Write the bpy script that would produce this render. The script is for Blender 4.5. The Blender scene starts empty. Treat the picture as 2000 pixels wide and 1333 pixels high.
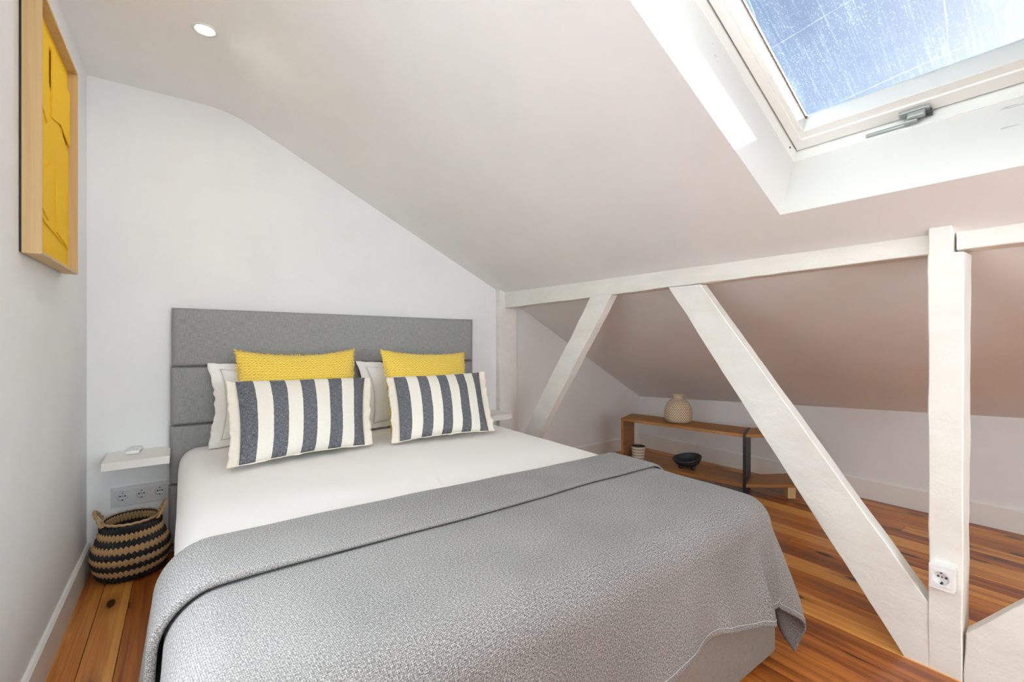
import bpy, bmesh, math, random
from mathutils import Vector, Matrix, noise

R = random.Random(7)
PI = math.pi
sc = bpy.context.scene
COL = sc.collection

# ------------------------------------------------------------------ camera, sky, sun, lamps, exposure
cam_d = bpy.data.cameras.new('camera')
cam_d.sensor_width = 36
cam_d.lens = 880 / 2000 * 36
cam_d.shift_y = -9.5 / 2000
cam_d.clip_start = 0.02
cam = bpy.data.objects.new('camera', cam_d)
cam.location = (0, 0, 1.12)
cam.rotation_euler = (math.radians(90), 0, math.radians(-36))
COL.objects.link(cam)
sc.camera = cam

sc.view_settings.view_transform = 'Standard'
sc.view_settings.look = 'None'
sc.view_settings.gamma = 1
sc.view_settings.use_curve_mapping = False
sc.view_settings.exposure = 0.10
sc.cycles.max_bounces = 12
sc.cycles.diffuse_bounces = 8
sc.cycles.transparent_max_bounces = 12
sc.cycles.sample_clamp_indirect = 6
sc.cycles.caustics_reflective = False
sc.cycles.caustics_refractive = False

SUN_DIR = Vector((-1, .283, -.513)).normalized()
w = bpy.data.worlds.new('sky')
sc.world = w
w.use_nodes = True
wn = w.node_tree
wn.nodes.clear()
sky = wn.nodes.new('ShaderNodeTexSky')
sky.sky_type = 'NISHITA'
sky.sun_disc = False
sky.sun_elevation = math.asin(-SUN_DIR.z)
sky.sun_rotation = math.atan2(-SUN_DIR.x, -SUN_DIR.y)
sky.air_density = 1.0
sky.dust_density = 0.9
sky.ozone_density = 1.5
bg = wn.nodes.new('ShaderNodeBackground')
bg.inputs['Strength'].default_value = 0.135
wo = wn.nodes.new('ShaderNodeOutputWorld')
wn.links.new(sky.outputs[0], bg.inputs[0])
wn.links.new(bg.outputs[0], wo.inputs[0])

sd = bpy.data.lights.new('sun', 'SUN')
sd.energy = 104.0
sd.angle = math.radians(0.53)
sd.color = (.80, .915, 1)
so = bpy.data.objects.new('sun', sd)
so.rotation_euler = SUN_DIR.to_track_quat('-Z', 'Y').to_euler()
so.location = (6, -2, 5)
COL.objects.link(so)

def area(name, loc, direction, sx, sy, power, color):
    d = bpy.data.lights.new(name, 'AREA')
    d.shape = 'RECTANGLE'
    d.size, d.size_y, d.energy, d.color = sx, sy, power, color
    o = bpy.data.objects.new(name, d)
    o.location = loc
    o.rotation_euler = Vector(direction).to_track_quat('-Z', 'Y').to_euler()
    COL.objects.link(o)
    return o
# fill light added behind the photographer, placed at the added rear window
area('rear_fill_light', (.85, -2.06, 1.35), (0, 1, 0), 1.7, 1.1, 56, (.80, .915, 1))

# ------------------------------------------------------------------ helpers
def s2l(c):
    return tuple(((x / 255) / 12.92 if x / 255 <= .04045 else ((x / 255 + .055) / 1.055) ** 2.4) for x in c) + (1,)

class NT:
    def __init__(self, name):
        self.m = bpy.data.materials.new(name)
        self.m.use_nodes = True
        self.t = self.m.node_tree
        self.t.nodes.clear()
        self.out = self.n('OutputMaterial')
    def n(self, kind, **kw):
        nd = self.t.nodes.new('ShaderNode' + kind)
        for k, v in kw.items():
            setattr(nd, k, v)
        return nd
    def l(self, a, b):
        self.t.links.new(a, b)
    def put(self, sock, v):
        if hasattr(v, 'is_output') or isinstance(v, bpy.types.NodeSocket):
            self.l(v, sock)
        else:
            sock.default_value = v
    def math(self, op, a, b=0.0, c=None):
        nd = self.n('Math', operation=op)
        self.put(nd.inputs[0], a); self.put(nd.inputs[1], b)
        if c is not None:
            self.put(nd.inputs[2], c)
        return nd.outputs[0]
    def coord(self, kind='Object', scale=(1, 1, 1), loc=(0, 0, 0)):
        tc = self.n('TexCoord')
        mp = self.n('Mapping')
        self.l(tc.outputs[kind], mp.inputs[0])
        mp.inputs['Scale'].default_value = scale
        mp.inputs['Location'].default_value = loc
        return mp.outputs[0]
    def noise(self, vec, scale, detail=3, rough=.5, dist=0):
        nd = self.n('TexNoise')
        self.l(vec, nd.inputs['Vector'])
        nd.inputs['Scale'].default_value = scale
        nd.inputs['Detail'].default_value = detail
        nd.inputs['Roughness'].default_value = rough
        nd.inputs['Distortion'].default_value = dist
        return nd.outputs['Fac']
    def ramp(self, fac, stops):
        nd = self.n('ValToRGB')
        el = nd.color_ramp.elements
        while len(el) < len(stops):
            el.new(.5)
        for e, (p, c) in zip(el, stops):
            e.position = p
            e.color = c if len(c) == 4 else tuple(c) + (1,)
        self.l(fac, nd.inputs[0])
        return nd.outputs[0]
    def mix(self, fac, a, b, blend='MIX'):
        nd = self.n('Mix', data_type='RGBA', blend_type=blend)
        self.put(nd.inputs[0], fac); self.put(nd.inputs[6], a); self.put(nd.inputs[7], b)
        return nd.outputs[2]
    def bump(self, h, strength=.3, dist=.002):
        nd = self.n('Bump')
        nd.inputs['Strength'].default_value = strength
        nd.inputs['Distance'].default_value = dist
        self.l(h, nd.inputs['Height'])
        return nd.outputs[0]
    def bsdf(self, color, rough=.6, normal=None, spec=.5, metal=0, sheen=0, coat=0):
        b = self.n('BsdfPrincipled')
        self.put(b.inputs['Base Color'], color)
        self.put(b.inputs['Roughness'], rough)
        b.inputs['Specular IOR Level'].default_value = spec
        b.inputs['Metallic'].default_value = metal
        if sheen:
            b.inputs['Sheen Weight'].default_value = sheen
        if coat:
            b.inputs['Coat Weight'].default_value = coat
            b.inputs['Coat Roughness'].default_value = .2
        if normal is not None:
            self.l(normal, b.inputs['Normal'])
        self.l(b.outputs[0], self.out.inputs[0])
        return b

def m_paint(name, c, rough=.75, bscale=180, bstr=.12, bdist=.0006, blotch=.03, spec=.3):
    t = NT(name)
    v = t.coord()
    n1 = t.noise(v, 2.2, 4, .55)
    n2 = t.noise(v, bscale, 3, .6)
    c0 = s2l(c)
    c1 = tuple(x * (1 - blotch * 2) for x in c0[:3]) + (1,)
    col = t.ramp(n1, [(.3, c1), (.65, c0)])
    t.bsdf(col, rough, t.bump(n2, bstr, bdist), spec)
    return t.m

def m_plain(name, c, rough=.5, metal=0, spec=.5):
    t = NT(name)
    n = t.noise(t.coord(), 90, 2)
    c0 = s2l(c)
    col = t.ramp(n, [(.3, tuple(x * .95 for x in c0[:3]) + (1,)), (.7, c0)])
    t.bsdf(col, rough, t.bump(n, .05, .0005), spec, metal)
    return t.m

M = {}
M['wall'] = m_paint('wall_paint', (236, 237, 237), .8)
M['ceiling'] = m_paint('ceiling_paint', (240, 240, 239), .85)
M['trimw'] = m_paint('white_trim_paint', (236, 235, 231), .45, 60, .1, .0008)
M['shelfw'] = m_paint('white_shelf_lacquer', (236, 234, 228), .4, 60, .05, .0005, .01)
M['plastic'] = m_plain('white_plastic', (238, 238, 238), .3)
M['plastic_grey'] = m_plain('pale_grey_plastic', (214, 215, 216), .35)
M['hole'] = m_plain('dark_hole', (28, 27, 26), .6)
M['black_metal'] = m_plain('black_powder_coat', (26, 26, 27), .45)
M['alu'] = m_plain('grey_metal_handle', (150, 152, 150), .45, .5)
M['screw'] = m_plain('shadowed_screw', (96, 94, 92), .5)
M['joint'] = m_plain('dark_gap', (40, 36, 32), .8)
M['gasket'] = m_plain('brown_gasket', (96, 68, 46), .7)

# old timber: thick cream paint with ridges and drips
t = NT('timber_paint')
v = t.coord()
n1 = t.noise(v, 16, 5, .6, .6)
n2 = t.noise(v, 70, 3, .5)
n3 = t.noise(t.coord(scale=(1, .35, 1)), 9, 4, .6)
h = t.math('ADD', t.math('MULTIPLY', n1, 1.0), t.math('MULTIPLY', n2, .3))
col = t.ramp(n3, [(.3, s2l((222, 219, 211))), (.6, s2l((231, 229, 222)))])
t.bsdf(col, .5, t.bump(h, .55, .006), .4)
M['timber'] = t.m

# plaster of the shaft, a few scuffs
t = NT('shaft_plaster')
v = t.coord(scale=(1, 1, 1))
n = t.noise(t.coord(scale=(6, 1, 20)), 3.0, 4, .6)
mask = t.noise(t.coord(loc=(.3, 0, .1)), 7, 2, .4)
f = t.math('MULTIPLY', t.math('GREATER_THAN', n, .66), t.math('GREATER_THAN', mask, .58))
col = t.mix(f, s2l((216, 213, 208)), s2l((180, 177, 172)))
t.bsdf(col, .8, t.bump(t.noise(v, 160, 3), .1, .0006), .3)
M['shaft'] = t.m

def m_wood(name, dark, mid, light, scale=(1, 1, 1), rough=.45, rings=14, knots=False, rnd=False, coat=0, vary=.25, axis='Y'):
    """grain runs along local Y"""
    t = NT(name)
    tc = t.n('TexCoord')
    vec = tc.outputs['Object']
    if axis == 'Z':
        sw = t.n('SeparateXYZ'); cb = t.n('CombineXYZ')
        t.l(vec, sw.inputs[0]); t.l(sw.outputs[0], cb.inputs[0]); t.l(sw.outputs[2], cb.inputs[1]); t.l(sw.outputs[1], cb.inputs[2])
        vec = cb.outputs[0]
    oi = t.n('ObjectInfo')
    if rnd:
        off = t.n('CombineXYZ')
        t.l(t.math('MULTIPLY', oi.outputs['Random'], 37.0), off.inputs[0])
        t.l(t.math('MULTIPLY', oi.outputs['Random'], 91.0), off.inputs[1])
        t.l(t.math('MULTIPLY', oi.outputs['Random'], 53.0), off.inputs[2])
        ad = t.n('VectorMath', operation='ADD')
        t.l(vec, ad.inputs[0]); t.l(off.outputs[0], ad.inputs[1])
        vec = ad.outputs[0]
    mp = t.n('Mapping'); t.l(vec, mp.inputs[0])
    mp.inputs['Scale'].default_value = (rings * scale[0], .9 * scale[1], rings * scale[2])
    g = t.noise(mp.outputs[0], 1.0, 5, .62, 1.2)
    mp2 = t.n('Mapping'); t.l(vec, mp2.inputs[0])
    mp2.inputs['Scale'].default_value = (160, 5, 160)
    fine = t.noise(mp2.outputs[0], 1.0, 3, .6)
    mp3 = t.n('Mapping'); t.l(vec, mp3.inputs[0])
    mp3.inputs['Scale'].default_value = (11 * scale[0], .35, 11 * scale[2])
    band = t.noise(mp3.outputs[0], 1.0, 2, .4)
    gg = t.math('ADD', t.math('MULTIPLY', g, .65), t.math('MULTIPLY', band, .35))
    if rnd:
        gg = t.math('ADD', gg, t.math('MULTIPLY', t.math('SUBTRACT', oi.outputs['Random'], .5), vary))
    col = t.ramp(gg, [(.31, s2l(dark)), (.5, s2l(mid)), (.66, s2l(light))])
    col = t.mix(t.math('MULTIPLY', fine, .45), col, s2l(dark))
    if knots:
        mk = t.n('Mapping'); t.l(vec, mk.inputs[0])
        mk.inputs['Scale'].default_value = (5.2, 1.9, 5.2)
        vo = t.n('TexVoronoi'); vo.voronoi_dimensions = '2D'
        t.l(mk.outputs[0], vo.inputs['Vector']); vo.inputs['Scale'].default_value = 1.0
        pick = t.math('GREATER_THAN', t.n_sep(vo.outputs['Color']), .48)
        wob = t.math('ADD', vo.outputs['Distance'], t.math('MULTIPLY', t.math('SUBTRACT', g, .5), .16))
        core = t.ramp(wob, [(.055, (1, 1, 1)), (.085, (0, 0, 0))])
        halo = t.ramp(wob, [(.06, (1, 1, 1)), (.24, (0, 0, 0))])
        col = t.mix(t.math('MULTIPLY', t.math('MULTIPLY', halo, pick), .55), col, s2l(dark))
        col = t.mix(t.math('MULTIPLY', t.math('MULTIPLY', core, pick), .92), col, s2l((38, 20, 12)))
    t.bsdf(col, rough, t.bump(g, .12, .001), .5, coat=coat)
    return t.m
def n_sep(self, colsock):
    nd = self.n('SeparateColor')
    self.l(colsock, nd.inputs[0])
    return nd.outputs[0]
NT.n_sep = n_sep

M['floor'] = m_wood('pine_floorboards', (108, 50, 16), (182, 106, 38), (222, 158, 78), rings=24, rough=.34, knots=True, rnd=True, vary=.30)
M['bench'] = m_wood('oak_veneer', (118, 74, 34), (152, 100, 50), (176, 122, 68), rings=30, rough=.5)
M['frame'] = m_wood('pale_oak_moulding', (178, 146, 98), (196, 165, 116), (206, 178, 130), rings=60, rough=.55, axis='Z')

def weave(t, uv, sx, sy):
    """height of an over-under weave, threads sx,sy per metre"""
    sep = t.n('SeparateXYZ'); t.l(uv, sep.inputs[0])
    a = t.math('SINE', t.math('MULTIPLY', sep.outputs[0], sx * PI))
    b = t.math('SINE', t.math('MULTIPLY', sep.outputs[1], sy * PI))
    return t.math('MULTIPLY', a, b), a, b

def m_linen(name, dark, light, s=1.0, rough=.9, slub=.5, sheen=.1):
    t = NT(name)
    uv = t.coord('UV')
    a = t.noise(t.coord('UV', (900 * s, 60 * s, 1)), 1, 3, .6)
    b = t.noise(t.coord('UV', (60 * s, 900 * s, 1)), 1, 3, .6)
    w_, _, _ = weave(t, uv, 700 * s, 700 * s)
    h = t.math('ADD', t.math('MULTIPLY', t.math('ADD', a, b), .5), t.math('MULTIPLY', w_, .08))
    col = t.ramp(h, [(.36, s2l(dark)), (.64, s2l(light))])
    t.bsdf(col, rough, t.bump(h, .25, .0008), .2, sheen=sheen)
    return t.m
M['linen_grey'] = m_linen('grey_upholstery_linen', (118, 116, 115), (156, 154, 153), .55)
M['linen_beige'] = m_linen('beige_base_linen', (100, 92, 84), (132, 122, 112), .8)

t = NT('white_cotton')
v = t.coord('UV')
n1 = t.noise(v, 5, 4, .55, .4)
n2 = t.noise(t.coord('UV', (1, 1, 1)), 60, 2)
t.bsdf(s2l((242, 241, 239)), .85, t.bump(t.math('ADD', n1, t.math('MULTIPLY', n2, .05)), .35, .012), .2, sheen=.15)
M['cotton'] = t.m

# tweed throw: light and dark yarns, small diagonal check
t = NT('grey_tweed')
uv = t.coord('UV')
mpd = t.n('Mapping'); t.l(uv, mpd.inputs[0]); mpd.inputs['Rotation'].default_value = (0, 0, math.radians(38))
w1, a1, b1 = weave(t, mpd.outputs[0], 400, 400)
nn = t.noise(uv, 900, 2, .7)
nb = t.noise(uv, 250, 2, .7)
na_ = t.noise(t.coord('UV', (900, 160, 1)), 1, 2, .6)
nc_ = t.noise(t.coord('UV', (160, 900, 1)), 1, 2, .6)
ns = t.noise(uv, 3.0, 3, .5)
n3_ = t.noise(uv, 560, 3, .75)
h = t.math('ADD', t.math('MULTIPLY', t.math('ADD', t.math('MULTIPLY', w1, .5), .5), .07),
           t.math('ADD', t.math('ADD', t.math('MULTIPLY', nn, .14), t.math('MULTIPLY', n3_, .28)), t.math('MULTIPLY', nb, .30)))
h = t.math('ADD', h, t.math('MULTIPLY', t.math('ADD', na_, nc_), .105))
h2 = t.math('ADD', h, t.math('MULTIPLY', t.math('SUBTRACT', ns, .5), .05))
col = t.ramp(h2, [(.40, s2l((38, 35, 34))), (.50, s2l((108, 103, 100))), (.60, s2l((184, 178, 173)))])
t.bsdf(col, .95, t.bump(h, .25, .0007), .1, sheen=.1)
M['tweed'] = t.m
M['stitch'] = m_plain('pale_stitching', (176, 177, 178), .9)

# stripes: nine equal bands across the cushion front (u 0..1), v up
t = NT('striped_linen')
uvm = t.n('UVMap'); uvm.uv_map = 'UVMap'
sep = t.n('SeparateXYZ'); t.l(uvm.outputs[0], sep.inputs[0])
wob = t.noise(t.coord('UV', (1, 6, 1)), 3, 2)
u = t.math('ADD', sep.outputs[0], t.math('MULTIPLY', t.math('SUBTRACT', wob, .5), .006))
k = t.math('FLOOR', t.math('MULTIPLY', u, 9.0))
dark = t.math('LESS_THAN', t.math('MODULO', t.math('ADD', k, 20.0), 2.0), .5)
inside = t.math('MULTIPLY', t.math('GREATER_THAN', u, 0.0), t.math('LESS_THAN', u, .9999))
dark = t.math('MULTIPLY', dark, inside)
na = t.noise(t.coord('UV', (420, 30, 1)), 1, 3, .7)
nb = t.noise(t.coord('UV', (30, 260, 1)), 1, 3, .7)
hh = t.math('MULTIPLY', t.math('ADD', na, nb), .5)
cd = t.ramp(hh, [(.38, s2l((46, 46, 49))), (.50, s2l((80, 80, 84))), (.63, s2l((142, 142, 145)))])
cl = t.ramp(hh, [(.35, s2l((226, 221, 208))), (.65, s2l((240, 236, 226)))])
t.bsdf(t.mix(dark, cl, cd), .92, t.bump(hh, .3, .001), .15, sheen=.1)
M['stripe'] = t.m
M['cream'] = m_linen('cream_fringe_linen', (222, 212, 196), (240, 232, 218), 1.0)

# mustard knit: rows of small loops
t = NT('mustard_knit')
uv = t.coord('UV')
sep = t.n('SeparateXYZ'); t.l(uv, sep.inputs[0])
nz = t.noise(uv, 26, 3, .6)
row = t.math('SINE', t.math('ADD', t.math('MULTIPLY', sep.outputs[1], 2 * PI * 62), t.math('MULTIPLY', nz, 8.0)))
loop = t.math('SINE', t.math('ADD', t.math('MULTIPLY', sep.outputs[0], 2 * PI * 55), t.math('MULTIPLY', nz, 9.0)))
fz = t.noise(uv, 190, 3, .7)
h = t.math('ADD', t.math('ADD', t.math('MULTIPLY', row, .07), t.math('MULTIPLY', t.math('MULTIPLY', row, loop), .13)), fz)
col = t.ramp(h, [(.22, s2l((176, 140, 44))), (.5, s2l((226, 192, 78))), (.8, s2l((242, 216, 122)))])
t.bsdf(col, .95, t.bump(h, .6, .004), .1, sheen=.2)
M['knit'] = t.m
M['yarn'] = m_plain('mustard_yarn', (222, 188, 78), .95)

M['art_yellow'] = m_plain('yellow_card', (228, 180, 30), .8, spec=.2)
M['straw'] = m_linen('natural_seagrass', (150, 116, 76), (200, 164, 118), .3, .8)
M['straw_black'] = m_plain('black_seagrass', (30, 29, 31), .7)
M['ceramic_dark'] = m_plain('charcoal_ceramic', (34, 37, 41), .5)

# vase: cream with brown zigzag; cup: cream and grey rings
t = NT('zigzag_ceramic')
uv = t.coord('UV')
sep = t.n('SeparateXYZ'); t.l(uv, sep.inputs[0])
tri = t.math('ABSOLUTE', t.math('SUBTRACT', t.math('FRACT', t.math('MULTIPLY', sep.outputs[0], 36.0)), .5))
vv = t.math('ADD', t.math('MULTIPLY', sep.outputs[1], 14.0), t.math('MULTIPLY', tri, 1.7))
band = t.math('LESS_THAN', t.math('FRACT', t.math('ADD', vv, t.math('MULTIPLY', t.noise(t.coord(), 60, 2), .25))), .36)
lim = t.math('MULTIPLY', t.math('LESS_THAN', sep.outputs[1], .86), t.math('GREATER_THAN', sep.outputs[1], .03))
col = t.mix(t.math('MULTIPLY', band, lim), s2l((218, 200, 172)), s2l((116, 90, 72)))
t.bsdf(col, .7, t.bump(band, -.5, .003), .3)
M['vase'] = t.m
t = NT('ringed_stoneware')
uv = t.coord('UV')
sep = t.n('SeparateXYZ'); t.l(uv, sep.inputs[0])
rg = t.math('FRACT', t.math('ADD', t.math('MULTIPLY', sep.outputs[1], 5.0), t.math('MULTIPLY', t.noise(t.coord(), 30, 2), .25)))
col = t.ramp(rg, [(.0, s2l((120, 108, 96))), (.25, s2l((205, 190, 168))), (.7, s2l((222, 208, 188))), (1, s2l((128, 116, 104)))])
t.bsdf(col, .7, None, .3)
M['cup'] = t.m

t = NT('lamp_glow')
e = t.n('Emission'); e.inputs[0].default_value = (1, .9, .74, 1); e.inputs[1].default_value = 14
t.l(e.outputs[0], t.out.inputs[0])
M['glow'] = t.m

# weathered pane: clear glass with drip streaks, specks and scratches that catch the sun
t = NT('weathered_glass')
v = t.coord('UV')
drop = t.n('TexVoronoi'); t.l(t.coord('UV', (1, .55, 1)), drop.inputs['Vector']); drop.inputs['Scale'].default_value = 190
specks = t.ramp(drop.outputs['Distance'], [(.12, (1, 1, 1)), (.34, (0, 0, 0))])
streak = t.ramp(t.noise(t.coord('UV', (150, 5, 1)), 1, 4, .65, .3), [(.5, (0, 0, 0)), (.72, (1, 1, 1))])
patch = t.ramp(t.noise(v, 4.2, 4, .6), [(.36, (0, 0, 0)), (.62, (1, 1, 1))])
fine = t.ramp(t.noise(v, 300, 2, .6), [(.44, (0, 0, 0)), (.60, (1, 1, 1))])
# a few straight scratches, along and across the slope, each broken by a mask
def scratch(a_, b_, c_, w_):
    sp = t.n('SeparateXYZ'); t.l(v, sp.inputs[0])
    ln = t.math('ADD', t.math('ADD', t.math('MULTIPLY', sp.outputs[0], a_), t.math('MULTIPLY', sp.outputs[1], b_)), c_)
    wob_ = t.math('MULTIPLY', t.math('SUBTRACT', t.noise(v, 9, 3, .6), .5), .03)
    dd = t.math('ABSOLUTE', t.math('SUBTRACT', t.math('FRACT', t.math('ADD', ln, wob_)), .5))
    return t.math('LESS_THAN', dd, w_)
scr = scratch(.35, 3.1, .2, .0042)
scr2 = scratch(2.3, .25, .63, .0030)
scm = t.ramp(t.noise(v, 3.3, 3, .6), [(.42, (0, 0, 0)), (.6, (1, 1, 1))])
d1 = t.math('MULTIPLY', t.math('MULTIPLY', specks, fine), t.math('ADD', .25, t.math('MULTIPLY', patch, .75)))
d2 = t.math('MULTIPLY', t.math('MULTIPLY', streak, fine), t.math('ADD', .15, t.math('MULTIPLY', patch, .6)))
d3 = t.math('MULTIPLY', t.math('MULTIPLY', t.math('MAXIMUM', scr, scr2), scm), t.math('ADD', .3, fine))
film = t.math('MULTIPLY', patch, .05)
dirt = t.math('MINIMUM', t.math('MULTIPLY', t.math('ADD', t.math('ADD', d1, d2), t.math('ADD', d3, film)), .062), .085)
tr = t.n('BsdfTransparent'); tr.inputs[0].default_value = (.96, .98, .98, 1)
tl = t.n('BsdfTranslucent'); tl.inputs[0].default_value = (.92, .94, .97, 1)
gl = t.n('BsdfGlossy'); gl.inputs['Roughness'].default_value = .03
mx = t.n('MixShader'); t.l(dirt, mx.inputs[0]); t.l(tr.outputs[0], mx.inputs[1]); t.l(tl.outputs[0], mx.inputs[2])
fr = t.n('Fresnel'); fr.inputs[0].default_value = 1.2
mx2 = t.n('MixShader'); t.l(fr.outputs[0], mx2.inputs[0]); t.l(mx.outputs[0], mx2.inputs[1]); t.l(gl.outputs[0], mx2.inputs[2])
t.l(mx2.outputs[0], t.out.inputs[0])
M['glass'] = t.m
t = NT('clear_glass')
tr = t.n('BsdfTransparent'); gl = t.n('BsdfGlossy'); gl.inputs['Roughness'].default_value = .02
mx = t.n('MixShader'); mx.inputs[0].default_value = .05
t.l(tr.outputs[0], mx.inputs[1]); t.l(gl.outputs[0], mx.inputs[2]); t.l(mx.outputs[0], t.out.inputs[0])
M['clear'] = t.m

# ---- object and mesh helpers
def tag(o, label=None, cat=None, group=None, kind=None):
    if label: o['label'] = label
    if cat: o['category'] = cat
    if group: o['group'] = group
    if kind: o['kind'] = kind
    return o
def empty(name, loc=(0, 0, 0), rz=0):
    o = bpy.data.objects.new(name, None)
    o.empty_display_size = .1
    o.location = loc
    o.rotation_euler = (0, 0, rz)
    COL.objects.link(o)
    return o
def link(name, me, mat, parent=None, smooth=False):
    if mat is not None and len(me.materials) == 0:
        me.materials.append(mat)
    if smooth:
        me.polygons.foreach_set('use_smooth', [True] * len(me.polygons))
    o = bpy.data.objects.new(name, me)
    COL.objects.link(o)
    if parent is not None:
        o.parent = parent
    return o
def obj(name, bm, mat, parent=None, smooth=False):
    me = bpy.data.meshes.new(name)
    bm.normal_update()
    bm.to_mesh(me)
    bm.free()
    return link(name, me, mat, parent, smooth)
def box(bm, lo, hi, bevel=0.0, mtx=None):
    vs = [bm.verts.new((x, y, z)) for x in (lo[0], hi[0]) for y in (lo[1], hi[1]) for z in (lo[2], hi[2])]
    fs = [(0, 1, 3, 2), (4, 6, 7, 5), (0, 4, 5, 1), (2, 3, 7, 6), (0, 2, 6, 4), (1, 5, 7, 3)]
    faces = [bm.faces.new([vs[i] for i in f]) for f in fs]
    new = list(vs)
    if bevel:
        es = list({e for f in faces for e in f.edges})
        r = bmesh.ops.bevel(bm, geom=es, offset=bevel, segments=2, affect='EDGES', profile=.6)
        new = list({v for f in r['faces'] for v in f.verts} | {v for v in vs if v.is_valid})
    if mtx is not None:
        for v in new:
            v.co = mtx @ v.co
    return bm
def box_obj(name, lo, hi, mat, parent=None, bevel=.0015, mtx=None):
    return obj(name, box(bmesh.new(), lo, hi, bevel, mtx), mat, parent)
def lathe(bm, prof, n=48, c=(0, 0, 0), caps=True, uv=False):
    rings = []
    for r, z in [(p[0], p[1]) for p in prof]:
        rings.append([bm.verts.new((c[0] + r * math.cos(2 * PI * i / n), c[1] + r * math.sin(2 * PI * i / n), c[2] + z)) for i in range(n)])
    L = bm.loops.layers.uv.verify() if uv else None
    m = len(prof) - 1
    for j in range(m):
        for i in range(n):
            f = bm.faces.new((rings[j][i], rings[j][(i + 1) % n], rings[j + 1][(i + 1) % n], rings[j + 1][i]))
            if uv:
                for lp, (a, b) in zip(f.loops, ((i, j), (i + 1, j), (i + 1, j + 1), (i, j + 1))):
                    lp[L].uv = (a / n, prof[b][2] if len(prof[b]) > 2 else b / m)
    if caps:
        bm.faces.new(rings[0][::-1])
        bm.faces.new(rings[-1])
    return bm
def tube(bm, pts, r, n=8, closed=False):
    pts = [Vector(p) for p in pts]
    rings = []
    N = len(pts)
    up = Vector((0, 0, 1))
    for i, p in enumerate(pts):
        d = (pts[(i + 1) % N] - pts[i - 1]) if closed else (pts[min(i + 1, N - 1)] - pts[max(i - 1, 0)])
        d.normalize()
        a = d.cross(up)
        if a.length < 1e-3:
            a = d.cross(Vector((1, 0, 0)))
        a.normalize()
        b = a.cross(d)
        rr = r[i] if isinstance(r, (list, tuple)) else r
        rings.append([bm.verts.new(p + a * rr * math.cos(2 * PI * k / n) + b * rr * math.sin(2 * PI * k / n)) for k in range(n)])
    for i in range(N if closed else N - 1):
        A, B = rings[i], rings[(i + 1) % N]
        for k in range(n):
            bm.faces.new((A[k], A[(k + 1) % n], B[(k + 1) % n], B[k]))
    if not closed:
        bm.faces.new(rings[0]); bm.faces.new(rings[-1][::-1])
    return bm
def grid(name, nu, nv, fn, mat, parent=None, uvfn=None, thick=0.0, smooth=True):
    """surface fn(i/nu, j/nv) with optional thickness inward along its normals"""
    P = [[Vector(fn(i / nu, j / nv)) for j in range(nv + 1)] for i in range(nu + 1)]
    verts, faces, uvs = [], [], []
    idx = lambda i, j: i * (nv + 1) + j
    for i in range(nu + 1):
        for j in range(nv + 1):
            verts.append(P[i][j])
    uvv = [(uvfn or (lambda a, b: (a, b)))(i / nu, j / nv) for i in range(nu + 1) for j in range(nv + 1)]
    for i in range(nu):
        for j in range(nv):
            faces.append((idx(i, j), idx(i + 1, j), idx(i + 1, j + 1), idx(i, j + 1)))
    if thick:
        n0 = len(verts)
        for i in range(nu + 1):
            for j in range(nv + 1):
                a = P[min(i + 1, nu)][j] - P[max(i - 1, 0)][j]
                b = P[i][min(j + 1, nv)] - P[i][max(j - 1, 0)]
                nrm = a.cross(b)
                if nrm.length > 1e-9: nrm.normalize()
                verts.append(P[i][j] - nrm * thick)
                uvv.append(uvv[idx(i, j)])
        for i in range(nu):
            for j in range(nv):
                faces.append((n0 + idx(i, j), n0 + idx(i, j + 1), n0 + idx(i + 1, j + 1), n0 + idx(i + 1, j)))
        rim = [(i, 0) for i in range(nu)] + [(nu, j) for j in range(nv)] + [(i, nv) for i in range(nu, 0, -1)] + [(0, j) for j in range(nv, 0, -1)]
        for q in range(len(rim)):
            a = idx(*rim[q]); b = idx(*rim[(q + 1) % len(rim)])
            faces.append((b, a, n0 + a, n0 + b))
    me = bpy.data.meshes.new(name)
    me.from_pydata([tuple(v) for v in verts], [], faces)
    L = me.uv_layers.new(name='UVMap')
    for lp in me.loops:
        L.data[lp.index].uv = uvv[lp.vertex_index]
    me.update()
    return link(name, me, mat, parent, smooth)
def uvbox(o, s=1.0):
    """box-projected UVs in metres"""
    me = o.data
    L = me.uv_layers.new(name='UVMap')
    for p in me.polygons:
        n = p.normal
        ax = max(range(3), key=lambda k: abs(n[k]))
        k = [(1, 2), (0, 2), (0, 1)][ax]
        for li in p.loop_indices:
            c = me.vertices[me.loops[li].vertex_index].co
            L.data[li].uv = (c[k[0]] * s, c[k[1]] * s)
    return o
def nz(p, s):
    return noise.noise(Vector(p) * s)

# ------------------------------------------------------------------ the room
XL, YB, YF, ZC, XC = -.38, 2.95, -2.1, 2.374, .206
def zc(x):                       # underside of the sloped ceiling over the bed
    return ZC - .499 * (x - XC)
def xk(y):                       # knee wall, slightly out of square
    return 3.75 + (2.95 - y) * .032
def zk(y):
    return .505 + (2.95 - y) * .0585
XT = 2.035                       # truss face

def poly_obj(name, quads, mat, **kw):
    bm = bmesh.new()
    for q in quads:
        bm.faces.new([bm.verts.new(p) for p in q])
    bmesh.ops.remove_doubles(bm, verts=bm.verts, dist=1e-5)
    return tag(obj(name, bm, mat), **kw)

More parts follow.
